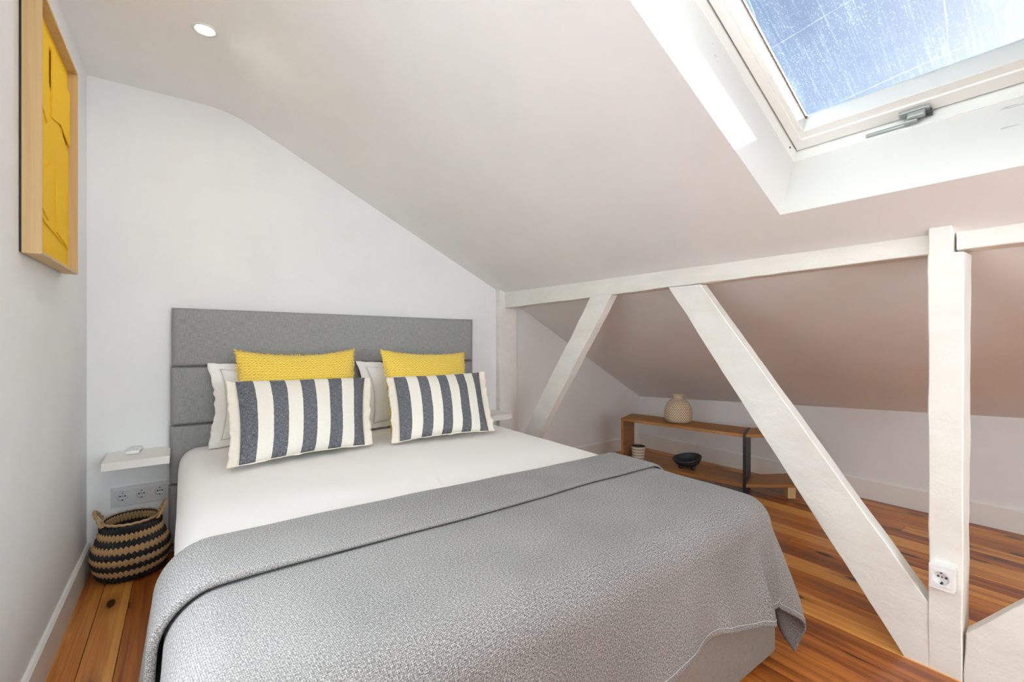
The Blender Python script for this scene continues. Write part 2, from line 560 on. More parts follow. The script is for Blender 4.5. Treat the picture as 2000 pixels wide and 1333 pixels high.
poly_obj('wall_left', [[(XL, YF, -.03), (XL, YB, -.03), (XL, YB, ZC), (XL, YF, ZC)]], M['wall'], kind='structure',
         label='white painted wall on the left with the yellow artwork', cat='wall')
ARC = []
for i in range(13):
    x_ = XC - .14 + .28 * i / 12
    ARC.append((x_, ZC - .499 * (x_ - XC + .14) ** 2 / .56))
prof = [(XL, ZC)] + ARC + [(1.0, zc(1.0)), (XT, zc(XT)), (2.10, 1.425), (xk(YB), zk(YB))]
bmq = [[(a[0], YB, -.03), (b[0], YB, -.03), (b[0], YB, b[1]), (a[0], YB, a[1])] for a, b in zip(prof, prof[1:])]
poly_obj('wall_back', bmq, M['wall'], kind='structure', label='white gable wall behind the grey headboard', cat='wall')
N = 40
ys = [YF + (YB - YF) * i / N for i in range(N + 1)]
poly_obj('wall_right', [[(xk(a), a, -.03), (xk(b), b, -.03), (xk(b), b, zk(b)), (xk(a), a, zk(a))] for a, b in zip(ys, ys[1:])],
         M['wall'], kind='structure', label='low white knee wall under the eaves behind the bench', cat='wall')
# wall behind the photographer with an added window opening for the fill light
wx0, wx1, wz0, wz1 = .0, 1.6, .85, 1.62
prof2 = [(XL, ZC), (wx0, ZC), (XC, ZC), (wx1, zc(wx1)), (XT, zc(XT)), (2.10, 1.425), (xk(YF), zk(YF))]
q = []
for a, b in zip(prof2, prof2[1:]):
    if wx0 <= a[0] < wx1:
        q.append([(a[0], YF, -.03), (b[0], YF, -.03), (b[0], YF, wz0), (a[0], YF, wz0)])
        q.append([(a[0], YF, wz1), (b[0], YF, wz1), (b[0], YF, b[1]), (a[0], YF, a[1])])
    else:
        q.append([(a[0], YF, -.03), (b[0], YF, -.03), (b[0], YF, b[1]), (a[0], YF, a[1])])
poly_obj('wall_front', q, M['wall'], kind='structure', label='white wall behind the photographer with an added window', cat='wall')
w2 = tag(empty('added_window', (0, YF, 0)), 'unseen wide white framed window added behind the rear fill light', 'window', kind='structure')  # unseen window, added as a setting for the rear fill light
bm = bmesh.new()
for lo, hi in (((wx0, -.05, wz0), (wx1, .0, wz0 + .05)), ((wx0, -.05, wz1 - .05), (wx1, 0, wz1)),
               ((wx0, -.05, wz0 + .05), (wx0 + .05, 0, wz1 - .05)), ((wx1 - .05, -.05, wz0 + .05), (wx1, 0, wz1 - .05)),
               (((wx0 + wx1) / 2 - .03, -.05, wz0 + .05), ((wx0 + wx1) / 2 + .03, 0, wz1 - .05))):
    box(bm, lo, hi)
obj('window_frame', bm, M['trimw'], w2)
box_obj('pane', (wx0 + .03, -.03, wz0 + .03), (wx1 - .03, -.025, wz1 - .03), M['clear'], w2, 0)

# skylight frame of reference: a up the slope, o outward, y along the eaves
E_A = Vector((-.8948, 0, .4465)); E_N = Vector((.4465, 0, .8948))
SK_O = Vector((1.807, 0, zc(1.807)))
SY1, SY0, SA = .776, -.10, 1.20
def sk(a, y, o):
    p = SK_O + E_A * a + E_N * o
    return Vector((p.x, y, p.z))
xa1 = sk(SA, 0, 0).x
q = []
xs_flat = (XL, XC)
for a, b in zip([(XL, ZC)] + ARC, ARC):
    q.append([(a[0], YF, a[1]), (a[0], YB, a[1]), (b[0], YB, b[1]), (b[0], YF, b[1])])
def strip(xa, xb, ya, yb):
    q.append([(xa, ya, zc(xa)), (xa, yb, zc(xa)), (xb, yb, zc(xb)), (xb, ya, zc(xb))])
strip(ARC[-1][0], xa1, YF, YB)
strip(xa1, 1.807, SY1, YB)
strip(xa1, 1.807, YF, SY0)
strip(1.807, XT, YF, YB)
for a, b in zip(ys, ys[1:]):
    q.append([(XT, a, zc(XT)), (XT, b, zc(XT)), (2.10, b, 1.425), (2.10, a, 1.425)])
    q.append([(2.10, a, 1.425), (2.10, b, 1.425), (xk(b), b, zk(b)), (xk(a), a, zk(a))])
ceil = poly_obj('ceiling', q, M['ceiling'], kind='structure', label='white ceiling sloping down from left to the eaves', cat='ceiling')
for p_ in ceil.data.polygons:                # the low part is slightly twisted: shade it smooth
    p_.use_smooth = p_.center.x > 2.12
D = .25
q = [[sk(0, SY0, 0), sk(0, SY1, 0), sk(0, SY1, D), sk(0, SY0, D)],
     [sk(SA, SY1, 0), sk(SA, SY0, 0), sk(SA, SY0, D), sk(SA, SY1, D)],
     [sk(0, SY1, 0), sk(SA, SY1, 0), sk(SA, SY1, D), sk(0, SY1, D)],
     [sk(SA, SY0, 0), sk(0, SY0, 0), sk(0, SY0, D), sk(SA, SY0, D)]]
poly_obj('trim_1', q, M['shaft'], kind='structure', label='white plastered shaft lining around the roof window', cat='reveal')

# floor: subfloor and boards along Y
fl = tag(box_obj('floor', (XL, YF, -.06), (3.95, YB, -.024), M['joint'], bevel=0), 'varnished pine floor of long knotty boards', 'floor', kind='structure')
x = XL - .03
meshes = {}
while x < 3.93:
    wd = R.choice((.10, .115, .12, .13))
    cuts = [YF, YB]
    if R.random() < .55:
        cuts.insert(1, R.uniform(-1.2, 2.3))
    for a, b in zip(cuts, cuts[1:]):
        ln = b - a - .002
        bm = bmesh.new()
        box(bm, (-wd / 2 + .0011, -ln / 2, -.022), (wd / 2 - .0011, ln / 2, 0))
        top = [e for e in bm.edges if all(abs(v.co.z) < 1e-6 for v in e.verts) and abs(e.verts[0].co.x - e.verts[1].co.x) < 1e-6]
        bmesh.ops.bevel(bm, geom=top, offset=.0012, segments=1, affect='EDGES')
        p = obj('plank', bm, M['floor'], fl)
        p.location = (x + wd / 2, (a + b) / 2, R.uniform(-.0006, .0004))
    x += wd

# baseboards
def baseboard(name, pts, h, label, t=.015):
    bm = bmesh.new()
    for (x0, y0), (x1, y1), (nx, ny) in pts:
        n = Vector((nx, ny, 0)) * t
        A, B = Vector((x0, y0, 0)), Vector((x1, y1, 0))
        sec = [(0, 0), (1, 0), (1, h - .008), (.55, h), (0, h)]
        ra = [bm.verts.new(A + n * s + Vector((0, 0, zz))) for s, zz in sec]
        rb = [bm.verts.new(B + n * s + Vector((0, 0, zz))) for s, zz in sec]
        for i in range(5):
            bm.faces.new((ra[i], ra[(i + 1) % 5], rb[(i + 1) % 5], rb[i]))
        bm.faces.new(ra); bm.faces.new(rb[::-1])
    bmesh.ops.recalc_face_normals(bm, faces=bm.faces)
    return tag(obj(name, bm, M['trimw']), label, 'baseboard', kind='structure')
baseboard('baseboard_left', [((XL, YF), (XL, YB), (1, 0))], .128, 'white baseboard along the left wall')
baseboard('baseboard_back', [((XL + .015, YB), (1.98, YB), (0, -1)), ((2.16, YB), (xk(YB) - .016, YB), (0, -1))], .12, 'white baseboard along the gable wall')
baseboard('baseboard_right', [((xk(YF), YF), (xk(YB), YB), (-1, -.03))], .135, 'white baseboard along the low knee wall')

# ------------------------------------------------------------------ roof window
win = tag(empty('window_1'), 'roof window with white frame and dirty weathered glass', 'window', kind='structure')
def skbox(bm, a0, a1, y0, y1, o0, o1, bevel=.002):
    m = Matrix(((E_A.x, 0, E_N.x, SK_O.x), (0, 1, 0, 0), (E_A.z, 0, E_N.z, SK_O.z), (0, 0, 0, 1)))
    tmp = bmesh.new()
    box(tmp, (a0, y0, o0), (a1, y1, o1), bevel)
    for v in tmp.verts:
        v.co = m @ v.co
    tmp.normal_update()
    me = bpy.data.meshes.new('tmp')
    tmp.to_mesh(me); tmp.free()
    bm.from_mesh(me)
    bpy.data.meshes.remove(me)
def ring(a0, a1, y0, y1, o0, o1, wa, wy, bevel=.002):
    """frame ring whose outer border is a0..a1, y0..y1"""
    bm = bmesh.new()
    skbox(bm, a0, a0 + wa, y0, y1, o0, o1, bevel)
    skbox(bm, a1 - wa, a1, y0, y1, o0, o1, bevel)
    skbox(bm, a0 + wa, a1 - wa, y0, y0 + wy, o0, o1, bevel)
    skbox(bm, a0 + wa, a1 - wa, y1 - wy, y1, o0, o1, bevel)
    bmesh.ops.recalc_face_normals(bm, faces=bm.faces)
    return bm
i_ = .003
obj('outer_frame', ring(-.06, SA + .06, SY0 - .06, SY1 + .06, D, D + .165, .06 + i_, .06 + i_), M['trimw'], win)
g_ = .009
fr2 = ring(-.03, SA + .03, SY0 - .03, SY1 + .03, D + .140, D + .164, .03 + .014, .03 + .014, .001)
obj('rebate', fr2, M['joint'], win)
A0, A1, Y0_, Y1_ = g_, SA - g_, SY0 + g_, SY1 - g_
sash = obj('sash', ring(A0, A1, Y0_, Y1_, D + .045, D + .135, .045, .030), M['trimw'], win)
obj('sash_bead', ring(A0 + .043, A1 - .043, Y0_ + .028, Y1_ - .028, D + .053, D + .132, .034, .018, .003), M['trimw'], sash)
bm = bmesh.new()
skbox(bm, A0 + .078, A1 - .078, Y1_ - .0495, Y1_ - .0455, D + .112, D + .122, .001)
obj('gasket', bm, M['gasket'], sash)
pa0, pa1, py0, py1 = A0 + .072, A1 - .072, Y0_ + .042, Y1_ - .042
pane = grid('pane', 1, 1, lambda a, b: sk(pa0 + (pa1 - pa0) * b, py0 + (py1 - py0) * a, D + .122), M['glass'], sash,
            lambda a, b: (a * (py1 - py0), b * (pa1 - pa0)), smooth=False)
tag(pane, label='clear glass pane streaked with white dirt and scratches')
# lever handle on the lower sash member
hd = D + .045
bm = bmesh.new()
skbox(bm, .018, .042, .375, .452, hd - .014, hd, .003)
handle = obj('handle', bm, M['alu'], win); tag(handle, label='grey metal lever handle on the lower sash member')
bm = bmesh.new()
skbox(bm, .022, .038, .385, .43, hd - .034, hd - .013, .004)
skbox(bm, .010, .026, .405, .44, hd - .040, hd - .022, .004)
obj('handle_pivot', bm, M['alu'], handle)
bm = bmesh.new()
skbox(bm, -.008, .012, .425, .545, hd - .036, hd - .024, .003)
obj('lever', bm, M['alu'], handle)
bm = bmesh.new()
skbox(bm, .008, .026, .372, .392, hd - .022, hd - .006, .002)
obj('latch', bm, M['black_metal'], handle)
bm = bmesh.new()
c = sk(.055, SY1 - .0035, D + .024)
lathe(bm, [(.0001, .0), (.004, .0), (.004, .0015), (.0001, .0015)], 14)
sc_o = obj('screw_hole', bm, M['hole'], win)
sc_o.location = c; sc_o.rotation_euler = (math.radians(90), 0, 0)

# ------------------------------------------------------------------ painted timber frame
tim = tag(empty('timber_frame', (XT, 1.5, 0)), 'white painted timber frame with posts and diagonal braces under the sloping ceiling', 'timber frame')
def timber(name, A0, B0, A1, B1, x0, x1, n=26, seed=0, amp=.0035, ch=.003, x0b=None, merge=None):
    """A,B: edges (y,z) at the two ends; x0..x1 depth; chamfered, hand hewn"""
    bm = merge or bmesh.new()
    rings = []
    m = 6
    for i in range(n + 1):
        f = i / n
        A = Vector((0, *A0)).lerp(Vector((0, *A1)), f); B = Vector((0, *B0)).lerp(Vector((0, *B1)), f)
        wv = (B - A); wl = wv.length; wv = wv / wl
        xa = x0 + ((x0b if x0b is not None else x0) - x0) * f
        dp = x1 - xa
        sec = []
        for k in range(m + 1): sec.append((ch + (wl - 2 * ch) * k / m, 0))
        sec.append((wl, ch)); sec.append((wl, dp - ch)); sec.append((wl - ch, dp)); sec.append((ch, dp)); sec.append((0, dp - ch)); sec.append((0, ch))
        ringv = []
        for s, d in sec:
            p = A + wv * s + Vector((xa + d, 0, 0))
            q3 = p + Vector((seed * 3.1, seed * 1.7, 0))
            off = Vector((nz(q3, 9) * amp * .8, nz(q3 + Vector((5, 0, 0)), 7) * amp, nz(q3 + Vector((0, 9, 0)), 7) * amp))
            edge = min(s, wl - s) < ch * 1.2
            if edge: off += Vector((0, nz(q3, 26) * amp * .5, nz(q3, 23) * amp * .5))
            ringv.append(bm.verts.new(p + off))
        rings.append(ringv)
    K = len(rings[0])
    for i in range(n):
        for k in range(K):
            bm.faces.new((rings[i][k], rings[i][(k + 1) % K], rings[i + 1][(k + 1) % K], rings[i + 1][k]))
    bm.faces.new(rings[0][::-1]); bm.faces.new(rings[-1])
    bmesh.ops.recalc_face_normals(bm, faces=bm.faces)
    if merge is not None: return bm
    for v in bm.verts: v.co -= Vector((XT, 1.5, 0))
    return obj(name, bm, M['timber'], tim)
# posts
timber('post', (2.95, 0), (2.897, 0), (2.95, 1.482), (2.897, 1.482), 1.986, 2.152, seed=1, n=20, amp=.002)
bm = bmesh.new()
timber('', (.405, 0), (.323, 0), (.402, 1.392), (.316, 1.392), XT, 2.135, seed=2, merge=bm, x0b=2.012, amp=.003)
timber('', (.402, 1.388), (.345, 1.388), (.398, 1.52), (.339, 1.52), 2.010, 2.11, seed=3, n=6, merge=bm, x0b=1.997, amp=.002)
for v in bm.verts: v.co -= Vector((XT, 1.5, 0))
obj('post', bm, M['timber'], tim)
# wall plate in two lengths
timber('top_beam', (2.903, 1.478), (2.903, 1.340), (.400, 1.472), (.400, 1.397), XT, 2.125, n=48, seed=4, amp=.003)
timber('top_beam', (.338, 1.472), (.338, 1.401), (-2.05, 1.472), (-2.05, 1.405), XT + .004, 2.125, n=40, seed=5, amp=.003)
# braces
timber('diagonal_brace', (2.944, 0), (2.785, 0), (1.968, 1.375), (1.800, 1.375), XT, 2.098, seed=6, amp=.005)
timber('diagonal_brace', (.407, 0), (.470, 0), (.407, .09), (.532, .09), XT, 2.095, seed=7, n=2, amp=.0) if False else None
bm = bmesh.new()
# brace that dies into the near post: lower end cut by floor and post
timber('', (1.418, 1.375), (1.241, 1.375), (.620, .217), (.4045, .217), XT, 2.095, seed=7, merge=bm, n=30, amp=.003)
timber('', (.620, .218), (.4045, .218), (.470, 0.0), (.4045, 0.0), XT, 2.095, seed=7, merge=bm, n=6, amp=.003)
for v in bm.verts: v.co -= Vector((XT, 1.5, 0))
obj('diagonal_brace', bm, M['timber'], tim)
bm = bmesh.new()
timber('', (.320, .0), (.250, .0), (.316, .163), (.133, .163), XT, 2.095, seed=8, merge=bm, n=6, amp=.003)
timber('', (.316, .162), (.133, .162), (-.66, 1.39), (-.84, 1.39), XT, 2.095, seed=8, merge=bm, n=26, amp=.003)
for v in bm.verts: v.co -= Vector((XT, 1.5, 0))
obj('diagonal_brace', bm, M['timber'], tim)

# ------------------------------------------------------------------ bed
BX0, BX1, BY0, BY1, ZT = -.025, 1.685, .735, 2.865, .548
bed = tag(empty('bed', (.83, 1.8, 0)), 'double bed with grey upholstered headboard and beige fabric base', 'bed')
def shift(o, root):
    o.data.transform(Matrix.Translation(-Vector(root.location)))
    return o
b = box_obj('base', (BX0 + .02, BY0 + .0, .012), (BX1 - .005, 2.80, .30), M['linen_beige'], bed, .012)
uvbox(b); shift(b, bed)
b = box_obj('mattress', (BX0 + .03, BY0 + .02, .305), (BX1 - .03, 2.80, .515), M['cotton'], bed, .05)
uvbox(b); shift(b, bed)
hb = box_obj('headboard', (-.055, 2.905, .02), (1.745, 2.948, 1.245), M['linen_grey'], bed, .004)
uvbox(hb); shift(hb, bed); tag(hb, label='grey upholstered headboard of horizontal padded panels')
# panels: soft boxes; top edge falls slightly to the right
zs = [1.268, .962, .660, .356, .05]
def drop(xn): return -.024 * xn
for k in range(4):
    zt_, zb_ = zs[k] - .0015, zs[k + 1] + .0015
    def fn(u, v_, zt_=zt_, zb_=zb_):
        # u around the section (front face and rolled edges), v along width
        xx = -.052 + (1.732 + .052) * v_ + .018 * (1 - (zt_ + zb_) / 2 / 1.27) * (v_ - 1) * (1 if v_ < .5 else 0)
        H_ = zt_ - zb_
        r = .02
        per = H_ + 2 * .05
        s = u * per
        if s < .05:
            f = s / .05
            y, z = 2.905 - .035 * math.sin(f * PI / 2) * .9, zb_ + r * (1 - math.cos(f * PI / 2)) * .6
        elif s > per - .05:
            f = (per - s) / .05
            y, z = 2.905 - .035 * math.sin(f * PI / 2) * .9, zt_ - r * (1 - math.cos(f * PI / 2)) * .6
        else:
            f = (s - .05) / H_
            y, z = 2.8735 - .004 * math.sin(f * PI) ** .5, zb_ + .012 + (H_ - .024) * f
        e = min(v_, 1 - v_) * 1.784
        if e < .022:
            y = y + (2.905 - y) * (1 - math.sqrt(max(0, 1 - (1 - e / .022) ** 2)))
        return (xx, y, z + drop(v_))
    vs_ = 60
    def fn2(u, v_, fn=fn):
        # concentrate columns at both ends
        vv_ = v_
        if v_ < .1: vv_ = (v_ / .1) ** 2 * .014
        elif v_ > .9: vv_ = 1 - ((1 - v_) / .1) ** 2 * .014
        else: vv_ = .014 + (v_ - .1) / .8 * .972
        return fn(u, vv_)
    p = grid('headboard_panel', 36, vs_, fn2, M['linen_grey'], hb, lambda a, b_, k=k: (b_ * 1.78, a * .32 + k * .4), thick=.0)
    p.data.flip_normals()
    shift(p, bed)

# drape mapping over the rounded box of the bed
def drape(px, py, x0, x1, y0, zt, Rr, flare, rip=0.0, off=0.0):
    """px,py: cloth coordinates on the unrolled top; overflow beyond the flat area rolls over the edge"""
    fx0, fx1, fy0 = x0 + Rr, x1 - Rr, y0 + Rr
    cx = min(max(px, fx0), fx1); cy = max(py, fy0)
    qx, qy = px - cx, py - cy
    L = math.hypot(qx, qy)
    if L < 1e-9:
        return Vector((px, py, zt + off)), 0.0
    dx, dy = qx / L, qy / L
    arc = Rr * PI / 2
    corner = abs(dx * dy) * 2
    if L < arc:
        a = L / Rr
        hz, dr = (Rr + off) * math.sin(a), Rr - (Rr + off) * math.cos(a)
    else:
        e = L - arc
        fl_ = flare * (1 + 1.2 * corner)
        hz, dr = Rr + off + e * fl_, Rr + e * math.sqrt(max(0, 1 - fl_ * fl_))
        ph = math.atan2(dy, dx)
        along = py if abs(dx) > abs(dy) else px
        hz += rip * min(1, e / .2) * (math.sin(along * 13 + 1.0) * .6 + math.sin(along * 5.3) * .5) * (1 - corner)
        hz += rip * 2.2 * min(1, e / .25) * corner * math.cos(ph * 7 + .6)
    return Vector((cx + dx * hz, cy + dy * hz, zt - dr)), L

# white duvet: tucked flat, hanging down the left side
RD = .085
def duvet(u, v_):
    s0, s1 = BX0 - .36, BX1 + .22
    px = s0 + (s1 - s0) * u
    py = BY0 - .10 + (2.862 - BY0 + .10) * v_
    p, L = drape(px, py, BX0, BX1, BY0, ZT, RD, .012, .0)
    wr = nz((px * 1.0, py * 1.4, 0), 3.0) * .006 + nz((px + py * .6, py * .4, 3), 7.0) * .0025
    wr += .005 * math.exp(-((px - .80 - .35 * (py - 1.6)) / .012) ** 2 - ((py - 1.60) / .13) ** 2) + .004 * math.exp(-((px - .70 - .5 * (py - 1.65)) / .010) ** 2 - ((py - 1.66) / .10) ** 2)
    if L < .02: p.z += wr
    else: p.x += wr * .5 * (-1 if px < .8 else 1)
    if py > 2.70 and L < RD * 1.6: p.z -= (py - 2.70) ** 2 * .35
    return p
du = grid('duvet', 220, 120, duvet, M['cotton'], None, lambda a, b: (a * 2.3, b * 2.3), thick=.004)
tag(du, 'smooth white duvet spread over the bed beneath the grey throw', 'duvet')

# grey throw over the foot with a turned-down edge
TX0, TX1, TY0, TZ = BX0 - .012, BX1 + .012, BY0 - .014, ZT + .012
RT = .098
throw = tag(empty('throw_blanket', (.83, 1.0, TZ)), 'grey tweed throw folded over the foot of the bed', 'blanket')
U0, U1 = TX0 - .58, TX1 - RT + .475
V0, V1 = TY0 + RT - .40, 1.44
def thr(u, v_):
    px = U0 + (U1 - U0) * u
    v0_ = V0 + .045 * math.exp(-((px - 1.22) / .17) ** 2) + .022 * math.exp(-((px - 1.62) / .05) ** 2)
    py = v0_ + (V1 - v0_) * v_
    py += .012 * math.sin(px * 3.1)
    p, L = drape(px, py, TX0, TX1, TY0, TZ, RT, .10, .017)
    wr = nz((px, py, 1), 4.0) * .004
    if L < .05: p.z += wr
    else:
        p.y -= wr * 1.2
        low = max(0.0, min(1.0, (L - .16) / .2))
        p.y -= low * (.020 * math.exp(-((px - 1.50) / .022) ** 2) - .018 * math.exp(-((px - 1.56) / .025) ** 2)
                      + .010 * math.exp(-((px - 1.30) / .03) ** 2) + .008 * math.exp(-((px - 1.12) / .05) ** 2)
                      + .007 * nz((px, py * .4, 7), 6))
    if p.z < .006: p.z = .006 + (abs(px * 40) % 1) * .001
    return p
to = grid('cloth', 190, 130, thr, M['tweed'], throw, lambda a, b: (a * (U1 - U0), b * (V1 - V0)), thick=.006)
shift(to, throw)
def fold(u, v_):
    px = U0 + .02 + (U1 - .06 - U0) * u
    # section across the fold: rolled near edge, flat, rolled far edge
    s = v_
    left = max(0.0, min(1.0, (.55 - px) / .7))
    tk = .017 + .012 * left
    ya, yb = 1.195 - .02 * left, 1.452
    ya += .006 * math.sin(px * 6) ; yb += .012 * math.sin(px * 3.1)
    if s < .12:
        a = (1 - s / .12) * PI * .62
        y, o = ya + .010 - .010 * math.sin(a), tk * .5 + tk * .5 * math.cos(a)
    elif s > .88:
        a = (s - .88) / .12 * PI * .6
        y, o = yb - .010 + .010 * math.sin(a), tk * .5 + tk * .5 * math.cos(a)
    else:
        f = (s - .12) / .76
        y, o = ya + .010 + (yb - ya - .020) * f, tk
    p, L = drape(px, y, TX0, TX1, TY0, TZ, RT, .08, .012, o)
    wr = nz((px, y, 1), 4.0) * .004
    if L < .05: p.z += wr
    if p.z < .012: p.z = .012
    return p
fo = grid('folded_edge', 190, 40, fold, M['tweed'], throw, lambda a, b: (a * (U1 - U0), b * .30 + 2.0), thick=.004)
shift(fo, throw)
tag(fo, label='turned-down band along the upper edge of the throw')
# pale stitched line along the hem
def hemline(pts):
    bm = bmesh.new()
    tube(bm, pts, .0008, 6)
    return bm
hp = [thr(i / 260, .018) + Vector((0, -.0015, .0)) for i in range(261)]
ho = obj('hem_stitch', hemline(hp), M['stitch'], throw); shift(ho, throw)
hp = [thr(.985, j / 120) + Vector((.0015, -.001, .0)) for j in range(121)]
ho = obj('hem_stitch', hemline(hp), M['stitch'], throw); shift(ho, throw)

# ------------------------------------------------------------------ pillows and cushions
def cushion(name, label, cat, corners, T, mat, group=None, nu=56, nv=40, pull=.05, flange=(0, 0), ears=0.0, uvw=None, seed=0, stripes=False, wr=.006, fl_mat=None, sag=0.0, back=.8, wave=1.0):
    """corners BL, BR, TR, TL in world space; T half thickness; normal towards the camera"""
    BL, BR, TR, TL = [Vector(c) for c in corners]
    nrm = (BR - BL).cross(TL - BL).normalized()
    if nrm.dot(Vector((0, 0, 1.12)) - BL) < 0: nrm = -nrm
    cen = (BL + BR + TR + TL) / 4
    W = ((BR - BL).length + (TR - TL).length) / 2; H = ((TL - BL).length + (TR - BR).length) / 2
    fx, fy = flange
    root = tag(empty(name, (BL + BR) / 2), label, cat, group)
    def pos(u, v_, side):
        # u,v in 0..1 over the stuffed body, edges bowed inwards between the ears
        cu, cv = u - .5, v_ - .5
        bu = 1 - pull * (1 - (2 * cv) ** 2) ** 1.0
        bv = 1 - pull * 1.3 * (1 - (2 * cu) ** 2) ** 1.0
        uu, vv_ = .5 + cu * bu, .5 + cv * bv
        # low edges sag flat on the bed
        p = BL.lerp(BR, uu).lerp(TL.lerp(TR, uu), vv_)
        a = max(0.0, 1 - abs(2 * cu) ** 2.6); b_ = max(0.0, 1 - abs(2 * cv) ** 2.4)
        h = T * (a * b_) ** .52
        n1 = nz((u * W + seed, v_ * H, seed * 2.3), 7) * wr + nz((u * W + seed, v_ * H, seed), 16) * wr * .45
        edge = 1 - min(1, min(a, b_) * 1.6)
        p = p + nrm * (side * h * (1 if side > 0 else back) + n1 * (.3 + .7 * (1 - edge)) * (1 if side > 0 else .5))
        p.z -= sag * (1 - (2 * cu) ** 2) * vv_ ** 2
        return p
    verts, faces, uvs = [], [], []
    ids = {}
    for side in (1, -1):
        for i in range(nu + 1):
            for j in range(nv + 1):
                if side < 0 and (i in (0, nu) or j in (0, nv)):
                    ids[(side, i, j)] = ids[(1, i, j)]
                    continue
                # denser near the borders
                fu = .5 - .5 * math.cos(PI * i / nu); fv = .5 - .5 * math.cos(PI * j / nv)
                fu = .55 * i / nu + .45 * fu; fv = .55 * j / nv + .45 * fv
                ids[(side, i, j)] = len(verts)
                verts.append(pos(fu, fv, side)); uvs.append((fu, fv))
    for side in (1, -1):
        for i in range(nu):
            for j in range(nv):
                q4 = [ids[(side, i, j)], ids[(side, i + 1, j)], ids[(side, i + 1, j + 1)], ids[(side, i, j + 1)]]
                faces.append(q4 if side > 0 else q4[::-1])
    me = bpy.data.meshes.new('cover')
    inv = Vector(root.location)
    me.from_pydata([tuple(v - inv) for v in verts], [], faces)
    Lr = me.uv_layers.new(name='UVMap')
    sx, sy = (1, 1) if stripes else (W, H)
    for lp in me.loops:
        uu, vv_ = uvs[lp.vertex_index]
        Lr.data[lp.index].uv = (min(max(uu, .0005), .9995) * sx, vv_ * sy)
    me.update()
    body = link('cover', me, mat, root, True)
    # flat flange beyond the stuffing
    if fx or fy:
        loop = []
        M_ = 200
        def border(s):
            s = s % 4
            if s < 1: return (s, 0)
            if s < 2: return (1, s - 1)
            if s < 3: return (3 - s, 1)
            return (0, 4 - s)
        ring_in, ring_out = [], []
        vs, fs, uv2 = [], [], []
        segs = 4
        for k in range(M_):
            u, v_ = border(4 * k / M_)
            p = pos(u, v_, 1)
            q_ = (u - .5, v_ - .5)
            ou = (1 if u > .999 else -1 if u < .001 else 0); ov = (1 if v_ > .999 else -1 if v_ < .001 else 0)
            # direction outwards in cushion plane
            du_ = (BR - BL).normalized() * ou * fx * (1.0) + (TL - BL).normalized() * ov * fy
            cu, cv = abs(2 * u - 1), abs(2 * v_ - 1)
            if ou and not ov: du_ += (TL - BL).normalized() * (2 * v_ - 1) * max(0, cv - .8) * 5 * fy
            if ov and not ou: du_ += (BR - BL).normalized() * (2 * u - 1) * max(0, cu - .8) * 5 * fx
            for s in range(segs + 1):
                f = s / segs
                wav = nrm * (f * wave * (.010 * nz((u * W * 1 + seed, v_ * H, 4), 11) + .006 * nz((u * W + seed, v_ * H, 9), 28)))
                pull_ = du_ * f * (1 + .10 * wave * nz((u * W * 2 + seed, v_ * H * 2, 2), 18))
                vs.append(p + pull_ + wav); uv2.append(((u + ou * f * .05) * W, (v_ + ov * f * .05) * H))
        for k in range(M_):
            for s in range(segs):
                a = k * (segs + 1) + s; b_ = ((k + 1) % M_) * (segs + 1) + s
                fs.append((a, b_, b_ + 1, a + 1))
        me = bpy.data.meshes.new('flange')
        me.from_pydata([tuple(v - inv) for v in vs], [], fs)
        Lr = me.uv_layers.new(name='UVMap')
        for lp in me.loops: Lr.data[lp.index].uv = uv2[lp.vertex_index]
        me.update()
        fo_ = link('flange', me, fl_mat or mat, root, True)
        so_ = fo_.modifiers.new('thick', 'SOLIDIFY'); so_.thickness = .003; so_.offset = 0
    return root, pos, inv, W, H

ZB = ZT + .012
# sleeping pillows against the headboard
cushion('pillow', 'white pillow with flat flange behind the left yellow cushion', 'pillow',
        [(.150, 2.715, ZB + .03), (.800, 2.715, ZB + .03), (.795, 2.815, .935), (.150, 2.815, .945)], .075, M['cotton'], flange=(.055, .035), seed=1.3, wr=.010, fl_mat=M['cotton'], group='white sleeping pillows', pull=.085, back=.55, wave=2.4)
cushion('pillow', 'white pillow with flat flange behind the right yellow cushion', 'pillow',
        [(.925, 2.705, ZB + .03), (1.56, 2.705, ZB + .03), (1.56, 2.810, .920), (.915, 2.810, .930)], .075, M['cotton'], flange=(.055, .035), seed=5.1, wr=.012, fl_mat=M['cotton'], group='white sleeping pillows', pull=.09, back=.55, wave=2.4)
# mustard cushions
def fringe(root, pos, inv, seed):
    rr = random.Random(seed)
    bm = bmesh.new()
    per = 260
    for k in range(per):
        s = 4 * k / per
        u, v_ = (s, 0) if s < 1 else (1, s - 1) if s < 2 else (3 - s, 1) if s < 3 else (0, 4 - s)
        p = pos(u, v_, 1) - inv
        c_ = pos(.5, .5, 0) - inv
        d = (p - c_).normalized()
        ln = rr.uniform(.003, .009)
        e = p + d * ln + Vector((rr.uniform(-.004, .004), rr.uniform(-.004, .004), rr.uniform(-.003, .004)))
        tube(bm, [p - d * .004, p.lerp(e, .5) + Vector((0, 0, .001)), e], [.004, .0035, .002], 5)
    o = obj('fringe', bm, M['yarn'], root, True)
    o['kind'] = 'stuff'
    return o
rt = cushion('cushion', 'mustard knitted square cushion leaning behind the left striped cushion', 'cushion',
        [(.197, 2.50, ZB + .02), (.785, 2.50, ZB + .02), (.795, 2.660, 1.040), (.205, 2.650, 1.046)], .075, M['knit'], group='mustard knitted cushions', seed=2.2, pull=.065, wr=.007, sag=.012)
fringe(rt[0], rt[1], rt[2], 3)
